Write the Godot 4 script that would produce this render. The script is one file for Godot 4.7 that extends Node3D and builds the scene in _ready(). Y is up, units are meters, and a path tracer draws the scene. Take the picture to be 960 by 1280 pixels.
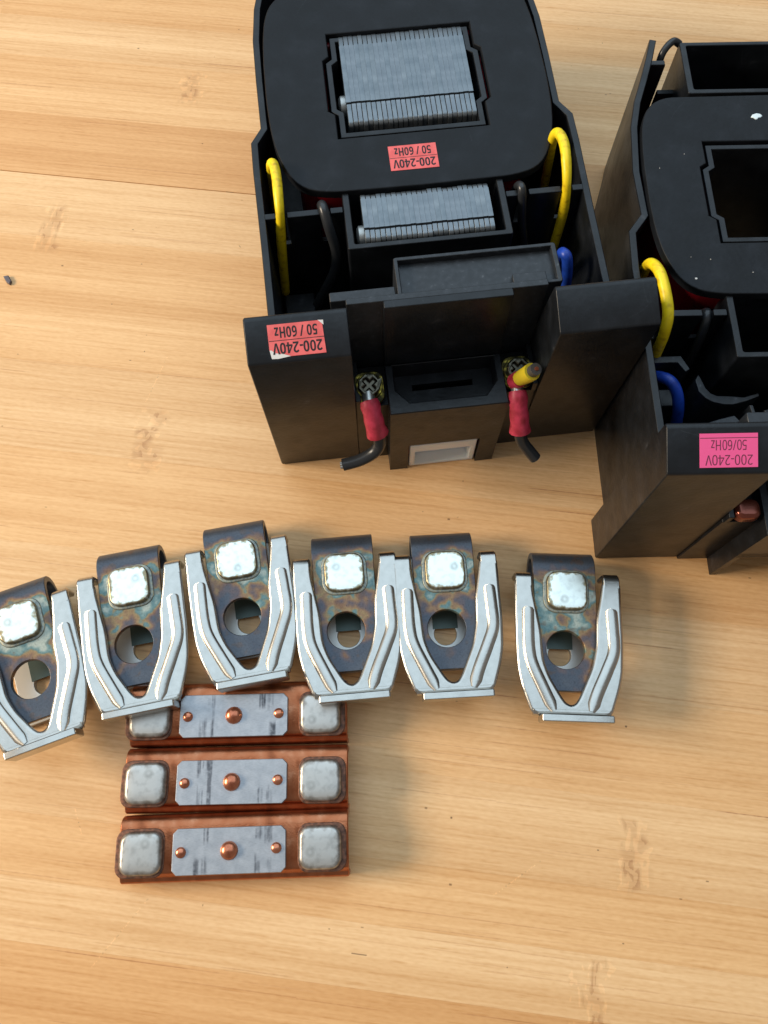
extends Node3D
# A close-up of contactor parts on a bamboo table top. Shapes are given in millimetres, built in metres.

const MM := 0.001
var M := {}
var rng := RandomNumberGenerator.new()


# ---------------------------------------------------------------- mesh builder
class MB:
	var v := PackedVector3Array()
	var n := PackedVector3Array()
	var uv := PackedVector2Array()
	var B := Basis()
	var o := Vector3.ZERO
	var us := Vector2(0.01, 0.01)   # uv per mm
	var uo := Vector2.ZERO

	func xz() -> MB:
		B = Basis(); return self
	func zy() -> MB:                 # outline in (z, y), pulled along x
		B = Basis(Vector3(0, 0, 1), Vector3(1, 0, 0), Vector3(0, 1, 0)); return self
	func xy() -> MB:                 # outline in (x, y), pulled along z
		B = Basis(Vector3(1, 0, 0), Vector3(0, 0, 1), Vector3(0, 1, 0)); return self

	func tri(a: Vector3, b: Vector3, c: Vector3, na: Vector3, nb: Vector3, nc: Vector3) -> void:
		var g := (b - a).cross(c - a)
		if g.length_squared() < 1e-14:
			return
		if g.dot(na + nb + nc) > 0.0:
			var t := b; b = c; c = t
			t = nb; nb = nc; nc = t
		for p: Vector3 in [a, b, c]:
			v.append(p * 0.001)
			uv.append(Vector2((p.x - uo.x) * us.x, (p.z - uo.y) * us.y))
		n.append(na); n.append(nb); n.append(nc)

	func quad(a: Vector3, b: Vector3, c: Vector3, d: Vector3, na: Vector3, nb: Vector3, nc: Vector3, nd: Vector3) -> void:
		tri(a, b, c, na, nb, nc)
		tri(a, c, d, na, nc, nd)

	func pt(p: Vector2, h: float) -> Vector3:
		return B * Vector3(p.x, h, p.y) + o

	static func area(p: PackedVector2Array) -> float:
		var s := 0.0
		for i in p.size():
			s += p[i].cross(p[(i + 1) % p.size()])
		return s * 0.5

	static func inset(p: PackedVector2Array, d: float, slit: Dictionary = {}) -> PackedVector2Array:
		var r := PackedVector2Array()
		var k := p.size()
		for i in k:
			var e0 := (p[i] - p[(i + k - 1) % k]).normalized()
			var e1 := (p[(i + 1) % k] - p[i]).normalized()
			var n0 := Vector2(-e0.y, e0.x)
			var n1 := Vector2(-e1.y, e1.x)
			var d0 := 0.0 if slit.has((i + k - 1) % k) else d
			var d1 := 0.0 if slit.has(i) else d
			var det := n0.cross(n1)
			if absf(det) < 0.08:
				r.append(p[i] + (n0 * d0 + n1 * d1) * 0.5)
			else:
				var x := Vector2(d0 * n1.y - d1 * n0.y, d1 * n0.x - d0 * n1.x) / det
				r.append(p[i] + x.limit_length(absf(d) * 3.0 + 0.001))
		return r

	# outline (any winding), holes, from height y0 to y1; the top edge is rounded by bev, the bottom one by bev0
	func prism(outline: PackedVector2Array, y0: float, y1: float, bev := 0.3, holes: Array = [], bev0 := 0.0, bevh := -1.0) -> void:
		var p := outline.duplicate()
		if area(p) < 0.0:
			p.reverse()
		var slit := {}
		for hole: PackedVector2Array in holes:
			var h := hole.duplicate()
			if area(h) > 0.0:
				h.reverse()
			var bi := 0; var bj := 0; var best := 1e9
			for i in p.size():
				for j in h.size():
					var dd := p[i].distance_squared_to(h[j])
					if dd < best:
						best = dd; bi = i; bj = j
			var dir := (h[bj] - p[bi]).normalized()
			var left := Vector2(-dir.y, dir.x) * 0.002
			var q := PackedVector2Array()
			var s2 := {}
			for i in bi:
				if slit.has(i): s2[q.size()] = true
				q.append(p[i])
			s2[q.size()] = true
			q.append(p[bi] + left)
			for k in h.size() + 1:
				var hp := h[(bj + k) % h.size()]
				if k == 0: hp += left
				if k == h.size():
					hp -= left
					s2[q.size()] = true
				q.append(hp)
			if slit.has(bi): s2[q.size()] = true
			q.append(p[bi] - left)
			for i in range(bi + 1, p.size()):
				if slit.has(i): s2[q.size()] = true
				q.append(p[i])
			p = q; slit = s2
		var k := p.size()
		var up := (B * Vector3(0, 1, 0)).normalized()
		var s := signf(y1 - y0)
		var bh := bev if bevh < 0.0 else bevh
		var soft := 0.0 if bevh < 0.0 else 0.75
		var top := inset(p, bev, slit) if bev > 0.0 else p
		var low := inset(p, bev0, slit) if bev0 > 0.0 else p
		var idx := Geometry2D.triangulate_polygon(top)
		if idx.is_empty():
			idx = Geometry2D.triangulate_polygon(p)
			if idx.is_empty():
				push_warning("no triangulation %d" % k)
		for t in range(0, idx.size(), 3):
			tri(pt(top[idx[t]], y1), pt(top[idx[t + 1]], y1), pt(top[idx[t + 2]], y1), up * s, up * s, up * s)
			tri(pt(low[idx[t]], y0), pt(low[idx[t + 1]], y0), pt(low[idx[t + 2]], y0), -up * s, -up * s, -up * s)
		# side normals
		var en := PackedVector2Array()
		for i in k:
			var e := (p[(i + 1) % k] - p[i]).normalized()
			en.append(Vector2(e.y, -e.x))
		for i in k:
			if slit.has(i):
				continue
			var j := (i + 1) % k
			var pi := (i + k - 1) % k
			var na := en[i]
			var nb := en[i]
			if not slit.has(pi) and en[i].dot(en[pi]) > 0.75:
				na = (en[i] + en[pi]).normalized()
			if not slit.has(j) and en[i].dot(en[j]) > 0.75:
				nb = (en[i] + en[j]).normalized()
			var A := B * Vector3(na.x, 0, na.y)
			var C := B * Vector3(nb.x, 0, nb.y)
			var ya := y0 + s * bev0
			var yb := y1 - s * bh
			quad(pt(p[i], ya), pt(p[j], ya), pt(p[j], yb), pt(p[i], yb), A, C, C, A)
			if bev > 0.0:
				quad(pt(p[i], yb), pt(p[j], yb), pt(top[j], y1), pt(top[i], y1), (A + up * s * soft).normalized(), (C + up * s * soft).normalized(), up * s, up * s)
			if bev0 > 0.0:
				quad(pt(p[i], ya), pt(p[j], ya), pt(low[j], y0), pt(low[i], y0), A, C, -up * s, -up * s)

	func box(x0: float, x1: float, y0: float, y1: float, z0: float, z1: float, bev := 0.25) -> void:
		var save := B
		B = Basis()
		var c := minf(bev, 0.45 * minf(x1 - x0, z1 - z0))
		prism(G.round_rect((x0 + x1) * 0.5, (z0 + z1) * 0.5, x1 - x0, z1 - z0, c * 1.2, 2), y0, y1, c)
		B = save

	# a lens-like pad: rounded outline whose edge turns over by e, slightly domed
	func pillow(p: PackedVector2Array, y0: float, y1: float, e: float, dome := 0.2) -> void:
		if area(p) < 0.0:
			p = p.duplicate(); p.reverse()
		var k := p.size()
		var rings: Array[PackedVector2Array] = []
		var hs := PackedFloat32Array()
		var ts := PackedFloat32Array()
		rings.append(p); hs.append(y0); ts.append(0.0)
		for i in 5:
			var t := i / 4.0 * PI * 0.5
			rings.append(inset(p, e * (1.0 - cos(t)) + 0.0001)); hs.append(y1 - e + e * sin(t)); ts.append(t * 0.93)
		var c := Vector2.ZERO
		for q in p: c += q
		c /= k
		for f: float in [0.6, 0.3]:
			var r := PackedVector2Array()
			for q in rings[5]: r.append(c + (q - c) * f)
			rings.append(r); hs.append(y1 + dome * (1.0 - f * f)); ts.append(PI * 0.5 * (0.97 + 0.03 * (1 - f)))
		for r in rings.size() - 1:
			for i in k:
				var j := (i + 1) % k
				var oi := (p[(i + 1) % k] - p[(i + k - 1) % k]).normalized()
				var oj := (p[(j + 1) % k] - p[(j + k - 1) % k]).normalized()
				var a := Vector3(oi.y, 0, -oi.x)
				var b := Vector3(oj.y, 0, -oj.x)
				var U := Vector3.UP
				quad(pt(rings[r][i], hs[r]), pt(rings[r][j], hs[r]), pt(rings[r + 1][j], hs[r + 1]), pt(rings[r + 1][i], hs[r + 1]),
					B * (a * cos(ts[r]) + U * sin(ts[r])), B * (b * cos(ts[r]) + U * sin(ts[r])), B * (b * cos(ts[r + 1]) + U * sin(ts[r + 1])), B * (a * cos(ts[r + 1]) + U * sin(ts[r + 1])))
		var last := rings.size() - 1
		var up := B * Vector3.UP
		for i in k:
			tri(pt(rings[last][i], hs[last]), pt(rings[last][(i + 1) % k], hs[last]), pt(c, y1 + dome), up, up, up)

	# turned shape: profile of (radius, height) about the y axis of B at o
	func lathe(prof: Array, seg := 24) -> void:
		for i in prof.size() - 1:
			var a: Vector2 = prof[i]
			var b: Vector2 = prof[i + 1]
			var d := (b - a).normalized()
			var nn := Vector2(d.y, -d.x)
			var n0 := nn
			var n1 := nn
			if i > 0:
				var dp: Vector2 = (a - (prof[i - 1] as Vector2)).normalized()
				var np := Vector2(dp.y, -dp.x)
				if np.dot(nn) > 0.6: n0 = (np + nn).normalized()
			if i < prof.size() - 2:
				var dq: Vector2 = ((prof[i + 2] as Vector2) - b).normalized()
				var nq := Vector2(dq.y, -dq.x)
				if nq.dot(nn) > 0.6: n1 = (nq + nn).normalized()
			for s in seg:
				var t0 := TAU * s / seg
				var t1 := TAU * (s + 1) / seg
				var c0 := Vector3(cos(t0), 0, sin(t0))
				var c1 := Vector3(cos(t1), 0, sin(t1))
				quad(B * (c0 * a.x + Vector3.UP * a.y) + o, B * (c1 * a.x + Vector3.UP * a.y) + o, B * (c1 * b.x + Vector3.UP * b.y) + o, B * (c0 * b.x + Vector3.UP * b.y) + o,
					B * (c0 * n0.x + Vector3.UP * n0.y), B * (c1 * n0.x + Vector3.UP * n0.y), B * (c1 * n1.x + Vector3.UP * n1.y), B * (c0 * n1.x + Vector3.UP * n1.y))

	# a round bar along a smooth path; radii may vary along it
	func tube(path: Array, rad: Array, seg := 14, sub := 6) -> void:
		var pts: Array[Vector3] = []
		var rs := PackedFloat32Array()
		var k := path.size()
		for i in k - 1:
			var p0: Vector3 = path[maxi(i - 1, 0)]
			var p1: Vector3 = path[i]
			var p2: Vector3 = path[i + 1]
			var p3: Vector3 = path[mini(i + 2, k - 1)]
			for s in sub:
				var t := float(s) / sub
				pts.append(p1.cubic_interpolate(p2, p0, p3, t))
				rs.append(lerpf(rad[mini(i, rad.size() - 1)], rad[mini(i + 1, rad.size() - 1)], t))
		pts.append(path[k - 1]); rs.append(rad[mini(k - 1, rad.size() - 1)])
		var t0 := (pts[1] - pts[0]).normalized()
		var nx := t0.cross(Vector3(0.3, 0.2, 1)).normalized()
		var prev: Array[Vector3] = []
		var prevn: Array[Vector3] = []
		for i in pts.size():
			var tg := (pts[mini(i + 1, pts.size() - 1)] - pts[maxi(i - 1, 0)]).normalized()
			nx = (nx - tg * nx.dot(tg)).normalized()
			var ny := tg.cross(nx)
			var ring: Array[Vector3] = []
			var rn: Array[Vector3] = []
			for s in seg:
				var a := TAU * s / seg
				var d := nx * cos(a) + ny * sin(a)
				rn.append(d); ring.append(pts[i] + d * rs[i])
			if i > 0:
				for s in seg:
					var q := (s + 1) % seg
					quad(prev[s], prev[q], ring[q], ring[s], prevn[s], prevn[q], rn[q], rn[s])
			if i == 0 or i == pts.size() - 1:
				var e := -tg if i == 0 else tg
				for s in seg:
					tri(ring[s], ring[(s + 1) % seg], pts[i] + e * rs[i] * 0.12, e, e, e)
			prev = ring; prevn = rn

	# a raised rib of half-elliptic section lying at height y along a path in (x, z)
	func rib(path: PackedVector2Array, w: float, h: float, y: float) -> void:
		var pts: Array[Vector2] = []
		var k := path.size()
		for i in k - 1:
			for s in 8:
				pts.append(path[i].cubic_interpolate(path[i + 1], path[maxi(i - 1, 0)], path[mini(i + 2, k - 1)], s / 8.0))
		pts.append(path[k - 1])
		var seg := 10
		var total := 0.0
		for i in pts.size() - 1: total += pts[i].distance_to(pts[i + 1])
		var run := 0.0
		var pr: Array[Vector3] = []
		var pn: Array[Vector3] = []
		for i in pts.size():
			if i > 0: run += pts[i].distance_to(pts[i - 1])
			var f := clampf(minf(run / 1.4, 1.0), 0.0, 1.0)
			f = sqrt(1.0 - (1.0 - f) * (1.0 - f))
			var g := clampf((total - run) / 2.0, 0.0, 1.0)
			f *= 0.5 + 0.5 * g
			var tg := (pts[mini(i + 1, pts.size() - 1)] - pts[maxi(i - 1, 0)]).normalized()
			var side := Vector3(-tg.y, 0, tg.x)
			var ring: Array[Vector3] = []
			var rn: Array[Vector3] = []
			for s in seg + 1:
				var a := PI * s / seg
				var hh := pow(sin(a), 0.8)
				ring.append(Vector3(pts[i].x, y - 0.05, pts[i].y) + side * cos(a) * w * 0.5 * maxf(f, 0.02) + Vector3.UP * hh * h * f)
				rn.append((side * cos(a) * h * 1.4 + Vector3.UP * (sin(a) * w * 0.5 + 0.15)).normalized())
			if i > 0:
				for s in seg:
					quad(pr[s], pr[s + 1], ring[s + 1], ring[s], pn[s], pn[s + 1], rn[s + 1], rn[s])
			pr = ring; pn = rn

	func done() -> ArrayMesh:
		var a := []
		a.resize(Mesh.ARRAY_MAX)
		a[Mesh.ARRAY_VERTEX] = v
		a[Mesh.ARRAY_NORMAL] = n
		a[Mesh.ARRAY_TEX_UV] = uv
		var m := ArrayMesh.new()
		m.add_surface_from_arrays(Mesh.PRIMITIVE_TRIANGLES, a)
		return m


class G:
	static func P(a: Array) -> PackedVector2Array:
		var r := PackedVector2Array()
		for i in range(0, a.size(), 2): r.append(Vector2(a[i], a[i + 1]))
		return r
	static func round_rect(cx: float, cz: float, w: float, d: float, r: float, seg := 3) -> PackedVector2Array:
		return round_poly(P([cx - w / 2, cz - d / 2, cx + w / 2, cz - d / 2, cx + w / 2, cz + d / 2, cx - w / 2, cz + d / 2]), r, seg)
	static func circle(cx: float, cz: float, r: float, seg := 28, rz := 0.0) -> PackedVector2Array:
		var p := PackedVector2Array()
		for i in seg: p.append(Vector2(cx + r * cos(TAU * i / seg), cz + (rz if rz > 0 else r) * sin(TAU * i / seg)))
		return p
	# every corner replaced by a curve that starts r before it
	static func round_poly(p: PackedVector2Array, r: float, seg := 3) -> PackedVector2Array:
		if r <= 0.0: return p
		var q := PackedVector2Array()
		var k := p.size()
		for i in k:
			var a := p[(i + k - 1) % k]; var b := p[i]; var c := p[(i + 1) % k]
			var t0 := minf(r, a.distance_to(b) * 0.48)
			var t1 := minf(r, c.distance_to(b) * 0.48)
			var s := b + (a - b).normalized() * t0
			var e := b + (c - b).normalized() * t1
			if absf((b - a).normalized().cross((c - b).normalized())) < 0.05:
				q.append(b); continue
			for j in seg + 1:
				var t := float(j) / seg
				# rational quadratic with middle weight for a round arc
				var w := 0.75
				var den := (1 - t) * (1 - t) + 2 * w * t * (1 - t) + t * t
				q.append((s * (1 - t) * (1 - t) + b * 2 * w * t * (1 - t) + e * t * t) / den)
		return q
	# a closed band of thickness t to the right-hand (inner) side of an open path
	static func band(path: PackedVector2Array, t: float) -> PackedVector2Array:
		var k := path.size()
		var q := path.duplicate()
		for ii in k:
			var i := k - 1 - ii
			var d0 := (path[i] - path[maxi(i - 1, 0)]).normalized() if i > 0 else (path[1] - path[0]).normalized()
			var d1 := (path[mini(i + 1, k - 1)] - path[i]).normalized() if i < k - 1 else d0
			var n0 := Vector2(-d0.y, d0.x); var n1 := Vector2(-d1.y, d1.x)
			var m := (n0 + n1).normalized()
			q.append(path[i] + m * t / maxf(m.dot(n0), 0.5))
		return q
	static func mirror(p: PackedVector2Array) -> PackedVector2Array:
		var q := PackedVector2Array()
		for a in p: q.append(Vector2(-a.x, a.y))
		return q


# ---------------------------------------------------------------- naming
func put(called: String, st: MB, mat: Material, parent: Node) -> MeshInstance3D:
	var mi := MeshInstance3D.new()
	mi.mesh = st.done()
	mi.material_override = mat
	return hang(called, mi, parent)

func hang(called: String, mi: MeshInstance3D, parent: Node) -> MeshInstance3D:
	mi.name = free_name(called, parent)
	parent.add_child(mi, true)
	return mi

func free_name(called: String, parent: Node) -> String:
	if not parent.has_node(called): return called
	var k := 1
	while parent.has_node("%s_%03d" % [called, k]): k += 1
	return "%s_%03d" % [called, k]

func thing(called: String, label: String, category: String, at: Vector3, turn: float, group := "") -> Node3D:
	var t := Node3D.new()
	t.name = free_name(called, self)
	add_child(t, true)
	t.position = at * MM
	t.rotation_degrees.y = turn
	t.set_meta("label", label)
	t.set_meta("category", category)
	if group: t.set_meta("group", group)
	return t


# ---------------------------------------------------------------- textures and materials
func noise(seed_: int, freq: float, oct := 3, type := FastNoiseLite.TYPE_SIMPLEX_SMOOTH) -> FastNoiseLite:
	var f := FastNoiseLite.new()
	f.seed = seed_; f.frequency = freq; f.fractal_octaves = oct; f.noise_type = type
	return f

func layer(seed_: int, w: int, h: int, freq: float, W: int, H: int, oct := 2) -> PackedByteArray:
	var im := noise(seed_, freq, oct).get_image(w, h)
	im.convert(Image.FORMAT_L8)
	im.resize(W, H, Image.INTERPOLATE_CUBIC)
	return im.get_data()

func noise_tex(seed_: int, freq: float, cols: Array, offs: Array, size := 256) -> ImageTexture:
	var im := noise(seed_, freq, 4).get_seamless_image(size, size)
	im.convert(Image.FORMAT_L8)
	var d := im.get_data()
	var lut := PackedByteArray()
	for i in 256:
		var t := i / 255.0
		var c: Color = cols[0]
		for j in cols.size() - 1:
			if t >= offs[j]: c = (cols[j] as Color).lerp(cols[j + 1], clampf((t - offs[j]) / (offs[j + 1] - offs[j]), 0, 1))
		lut.append(int(c.r * 255)); lut.append(int(c.g * 255)); lut.append(int(c.b * 255))
	var out := PackedByteArray()
	out.resize(size * size * 3)
	for i in size * size:
		var q := d[i] * 3
		out[i * 3] = lut[q]; out[i * 3 + 1] = lut[q + 1]; out[i * 3 + 2] = lut[q + 2]
	var r := Image.create_from_data(size, size, false, Image.FORMAT_RGB8, out)
	r.generate_mipmaps()
	return ImageTexture.create_from_image(r)

# a moulded surface with thin light scratches and dust
func scratched(t: ImageTexture, lines: int, dots: int) -> ImageTexture:
	var im := t.get_image()
	var n := im.get_width()
	rng.seed = lines * 7 + dots
	for k in lines:
		var p := Vector2(rng.randf() * n, rng.randf() * n)
		var d := Vector2.from_angle(rng.randf() * TAU)
		var c := rgb(120, 126, 132)
		var a := rng.randf_range(0.10, 0.40)
		var bend := rng.randf_range(-0.01, 0.01)
		for l in rng.randi_range(8, 70):
			var x := posmod(int(p.x), n)
			var y := posmod(int(p.y), n)
			im.set_pixel(x, y, im.get_pixel(x, y).lerp(c, a * rng.randf_range(0.3, 1.0)))
			p += d
			d = d.rotated(bend)
	for k in dots:
		var x := rng.randi() % n
		var y := rng.randi() % n
		im.set_pixel(x, y, im.get_pixel(x, y).lerp(rgb(150, 150, 148), rng.randf_range(0.1, 0.45)))
	im.generate_mipmaps()
	return ImageTexture.create_from_image(im)

func mat(col: Color, rough: float, metal := 0.0, tex: Texture2D = null, tri_scale := 0.0) -> StandardMaterial3D:
	var m := StandardMaterial3D.new()
	m.albedo_color = col; m.roughness = rough; m.metallic = metal
	if tex:
		m.albedo_texture = tex
		if tri_scale > 0.0:
			m.uv1_triplanar = true
			m.uv1_scale = Vector3.ONE * tri_scale
	return m

func rgb(r: int, g: int, b: int) -> Color:
	return Color(r / 255.0, g / 255.0, b / 255.0)

const WOOD_MM := 400.0
const WOOD_N := 1600
func wood_texture() -> Array:
	var N := WOOD_N
	var a := layer(11, 10, N, 0.17, N, N)
	var b := layer(12, 44, N, 0.30, N, N)
	var c := layer(13, 8, 200, 0.12, N, N)
	var e := layer(14, 420, N, 0.33, N, N, 1)
	var f := layer(15, 70, N, 0.42, N, N, 1)
	var iso := layer(16, 400, 400, 0.09, N, N)
	var out := PackedByteArray()
	out.resize(N * N * 3)
	var bump := PackedByteArray()
	bump.resize(N * N)
	var i3 := 0
	for i in N * N:
		var A := a[i]
		var D := f[i]
		var t := 0.30 * A + 0.22 * b[i] + 0.42 * c[i] + 0.17 * e[i]   # about 0..265
		t = (t - 70.0) * 0.0074
		# dark fibres where two streak fields meet
		var dk := 0.0
		if D > 176: dk = (D - 176) * 0.0052
		if A > 190: dk += (A - 190) * 0.0030
		if e[i] > 205: dk += (e[i] - 205) * 0.0025
		t = clampf(1.0 - t * 0.60 - dk * 0.9, 0.0, 1.0)
		out[i3] = int(204.0 + 38.0 * t)
		out[i3 + 1] = int(153.0 + 48.0 * t)
		out[i3 + 2] = int(99.0 + 52.0 * t)
		bump[i] = int(clampf(150.0 - dk * 260.0 + (e[i] - 128) * 0.25, 0, 255))
		i3 += 3
	# nodes of the bamboo: short rough bands across the strip, at (x, z) of the table
	var s := N / WOOD_MM
	var node_no := 0
	for k: Array in [[-79.2, -269.5, 9.0], [-126.8, -201.0, 12.0], [-81.9, -113.2, 13.0], [70.1, 17.8, 11.0], [55.6, 53.0, 10.0]]:
		var q := to_grain(k[0], k[1])
		var cu := int((q.x + 200.0) * s)
		var cv := int((q.y + 320.0) * s)
		var hv := int(float(k[2]) * s)
		node_no += 1
		for y in range(maxi(cv - hv, 0), mini(cv + hv, N)):
			for x in range(maxi(cu - 26, 0), mini(cu + 26, N)):
				var i := y * N + x
				var wob := (iso[(i + node_no * 77777) % (N * N)] - 128) * (0.05 + 0.03 * node_no)
				var du := absf(x - cu + wob)
				var edge := 1.0 - clampf((absf(y - cv) - hv * 0.7) / (hv * 0.3), 0, 1)
				var g := clampf(1.0 - du / 18.0, 0, 1) * edge
				var nn := iso[(y * N * (1 + node_no % 2) + x * (2 + node_no % 3) + node_no * 190321) % (N * N)] / 255.0
				var dark := g * 0.07 + (0.20 * g if nn > 0.62 and du > 4.0 else 0.0)
				var lite := 1.0 + (0.05 * edge if du < 22.0 and nn < 0.36 else 0.0)
				out[i * 3] = int(clampf(out[i * 3] * (1.0 - dark * 0.75) * lite, 0, 255))
				out[i * 3 + 1] = int(clampf(out[i * 3 + 1] * (1.0 - dark) * lite, 0, 255))
				out[i * 3 + 2] = int(clampf(out[i * 3 + 2] * (1.0 - dark * 1.15) * lite, 0, 255))
				bump[i] = int(clampf(bump[i] - 90.0 * (dark - 0.1) * g, 0, 255))
	# single dark vessels, thin and long
	rng.seed = 33
	for k in 320:
		var x := rng.randi_range(0, N - 10)
		var y := rng.randi_range(3, N - 4)
		var long := rng.randi_range(30, 260)
		var al := rng.randf_range(0.03, 0.13)
		if k % 14 == 0: al = 0.24
		var slope := rng.randf_range(-0.008, 0.008)
		for l in mini(long, N - 1 - x):
			var fade := minf(1.0, minf(l, long - l) / 14.0) * (0.5 + iso[(y * 37 + l * 5) % (N * N)] / 255.0)
			var i := ((y + int(l * slope)) * N + x + l) * 3
			out[i] = int(out[i] * (1.0 - al * fade * 0.7)); out[i + 1] = int(out[i + 1] * (1.0 - al * fade)); out[i + 2] = int(out[i + 2] * (1.0 - al * fade * 1.15))
	# specks and short scratches
	rng.seed = 71
	for k in 150:
		var x := rng.randi_range(4, N - 40)
		var y := rng.randi_range(4, N - 12)
		var long := rng.randi_range(1, 3) if rng.randf() < 0.92 else rng.randi_range(6, 18)
		var w := 2 if rng.randf() < 0.3 and long < 5 else 1
		var tone := rng.randf_range(0.5, 0.86)
		var slope := rng.randf_range(-0.12, 0.12)
		if rng.randf() < 0.12: slope = rng.randf_range(-1.2, 1.2)
		for l in long:
			for h in w:
				var yy := clampi(y + h + int(l * slope), 0, N - 1)
				var i := (yy * N + x + l) * 3
				out[i] = int(out[i] * tone); out[i + 1] = int(out[i + 1] * tone * 0.95); out[i + 2] = int(out[i + 2] * tone * 0.9)
	for k: Array in [[-82.0, 46.0, -68.0, 29.0], [-92.0, 5.0, -89.0, 12.0], [30.0, 28.0, 44.0, 19.0], [-84.0, -128.0, -78.0, -146.0]]:
		var p := (to_grain(k[0], k[1]) + Vector2(200, 320)) * s
		var q := (to_grain(k[2], k[3]) + Vector2(200, 320)) * s
		var steps := int(p.distance_to(q))
		for j in steps:
			if iso[(j * 977) % (N * N)] < 118: continue
			var w := p.lerp(q, float(j) / steps)
			var i := (clampi(int(w.y), 0, N - 1) * N + clampi(int(w.x), 0, N - 1)) * 3
			for ch in 3: out[i + ch] = mini(255, int(out[i + ch] * (1.08 if j % 23 < 15 else 0.86) + 3))
	var im := Image.create_from_data(N, N, false, Image.FORMAT_RGB8, out)
	var bm := Image.create_from_data(N, N, false, Image.FORMAT_L8, bump)
	return [ImageTexture.create_from_image(im), ImageTexture.create_from_image(bm)]

const GRAIN := 0.1204   # the grain runs 6.9 degrees off the picture's horizontal
func to_grain(x: float, z: float) -> Vector2:
	return Vector2(x * cos(GRAIN) + z * sin(GRAIN), -x * sin(GRAIN) + z * cos(GRAIN))

# heat colours of a welded steel leaf, over x -11..11, z -14..32 mm
func heat_texture(seed_: int, warm: float) -> ImageTexture:
	var w := 132; var h := 276
	var n1 := noise(seed_, 0.016, 3)
	var n2 := noise(seed_ + 50, 0.05, 3)
	var n3 := noise(seed_ + 90, 0.22, 2)
	var stops := [0.0, 1.6, 3.0, 4.4, 6.0, 8.0, 11.0, 40.0]
	var cols := [rgb(168, 172, 158), rgb(122, 142, 136), rgb(96, 124, 124), rgb(150, 124, 88), rgb(134, 104, 82), rgb(100, 88, 90), rgb(78, 84, 94), rgb(104, 106, 110)]
	var im := Image.create(w, h, false, Image.FORMAT_RGB8)
	for y in h:
		for x in w:
			var mx := -11.0 + x / 6.0
			var mz := -14.0 + y / 6.0
			var wx := n2.get_noise_2d(x, y + 900) * 2.0
			var d := Vector2(maxf(absf(mx + wx) - 3.4, 0.0), maxf(absf(mz) - 3.4, 0.0)).length() - 2.6
			if mz > 3.0: d = minf(d, 0.5 * absf(mx + 4.0 * sin(seed_ * 1.3) + wx) + absf(mz - 10.0) * 0.4 + 1.8)
			d = maxf(d, 0.0) * (1.25 - 0.3 * warm) + n1.get_noise_2d(x, y) * 9.0 + n2.get_noise_2d(x, y) * 1.0 + 1.6 - warm
			d += clampf((-4.5 - mz) * 2.6, 0.0, 16.0) + clampf((mz - 20.0) * 0.5, 0.0, 4.0)
			var c: Color = cols[0]
			for k in 7:
				if d >= stops[k]: c = (cols[k] as Color).lerp(cols[k + 1], clampf((d - stops[k]) / (stops[k + 1] - stops[k]), 0, 1))
			var r := n1.get_noise_2d(x * 1.8 + 400, y * 1.8)
			if r > 0.3: c = c.lerp(rgb(112, 78, 58), clampf((r - 0.3) * 2.0, 0, 0.35) * (0.4 + 0.6 * warm))
			if n3.get_noise_2d(x + 30, y) > 0.68: c = c.darkened(0.35)
			c = c.darkened(clampf(n3.get_noise_2d(x, y) * 0.12 + 0.03, 0, 0.2))
			im.set_pixel(x, y, c)
	return ImageTexture.create_from_image(im)

# worn silver tip, over -7..7 mm square; dark and yellowed near its rim
func tip_texture(seed_: int, base: Color, rim: Color, spread: float, gold: bool) -> ImageTexture:
	var n1 := noise(seed_, 0.05, 3)
	var n2 := noise(seed_ + 9, 0.16, 3)
	var im := Image.create(96, 96, false, Image.FORMAT_RGB8)
	var spot := Vector2(2.9 * cos(seed_ * 1.7), 2.9 * sin(seed_ * 1.7))
	for y in 96:
		for x in 96:
			var p := Vector2(x - 48, y - 48) * (14.0 / 96.0)
			var e := maxf(absf(p.x), absf(p.y)) + 0.35 * (p.length() - 4.0)
			var t := clampf((e - spread + n1.get_noise_2d(x, y) * 1.5 + n2.get_noise_2d(x, y) * (0.3 if gold else 0.2)) / (1.2 if gold else 2.6), 0, 1)
			var c := base.lerp(rim, t)
			var g := n2.get_noise_2d(x * 1.5 + 300, y * 1.5)
			if gold and t > 0.3 and g > 0.15: c = c.lerp(rgb(200, 170, 90), clampf((g - 0.15) * 2.0, 0, 0.5))
			var q := p.distance_to(spot)
			if q < 1.5: c = c.lerp(rgb(120, 118, 112), 0.3 * (1.0 - absf(q - 0.8) / 0.9) if absf(q - 0.8) < 0.9 else 0.0)
			c = c.darkened(clampf(n1.get_noise_2d(x, y + 500) * 0.12, 0, 0.12))
			im.set_pixel(x, y, c)
	return ImageTexture.create_from_image(im)

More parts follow.
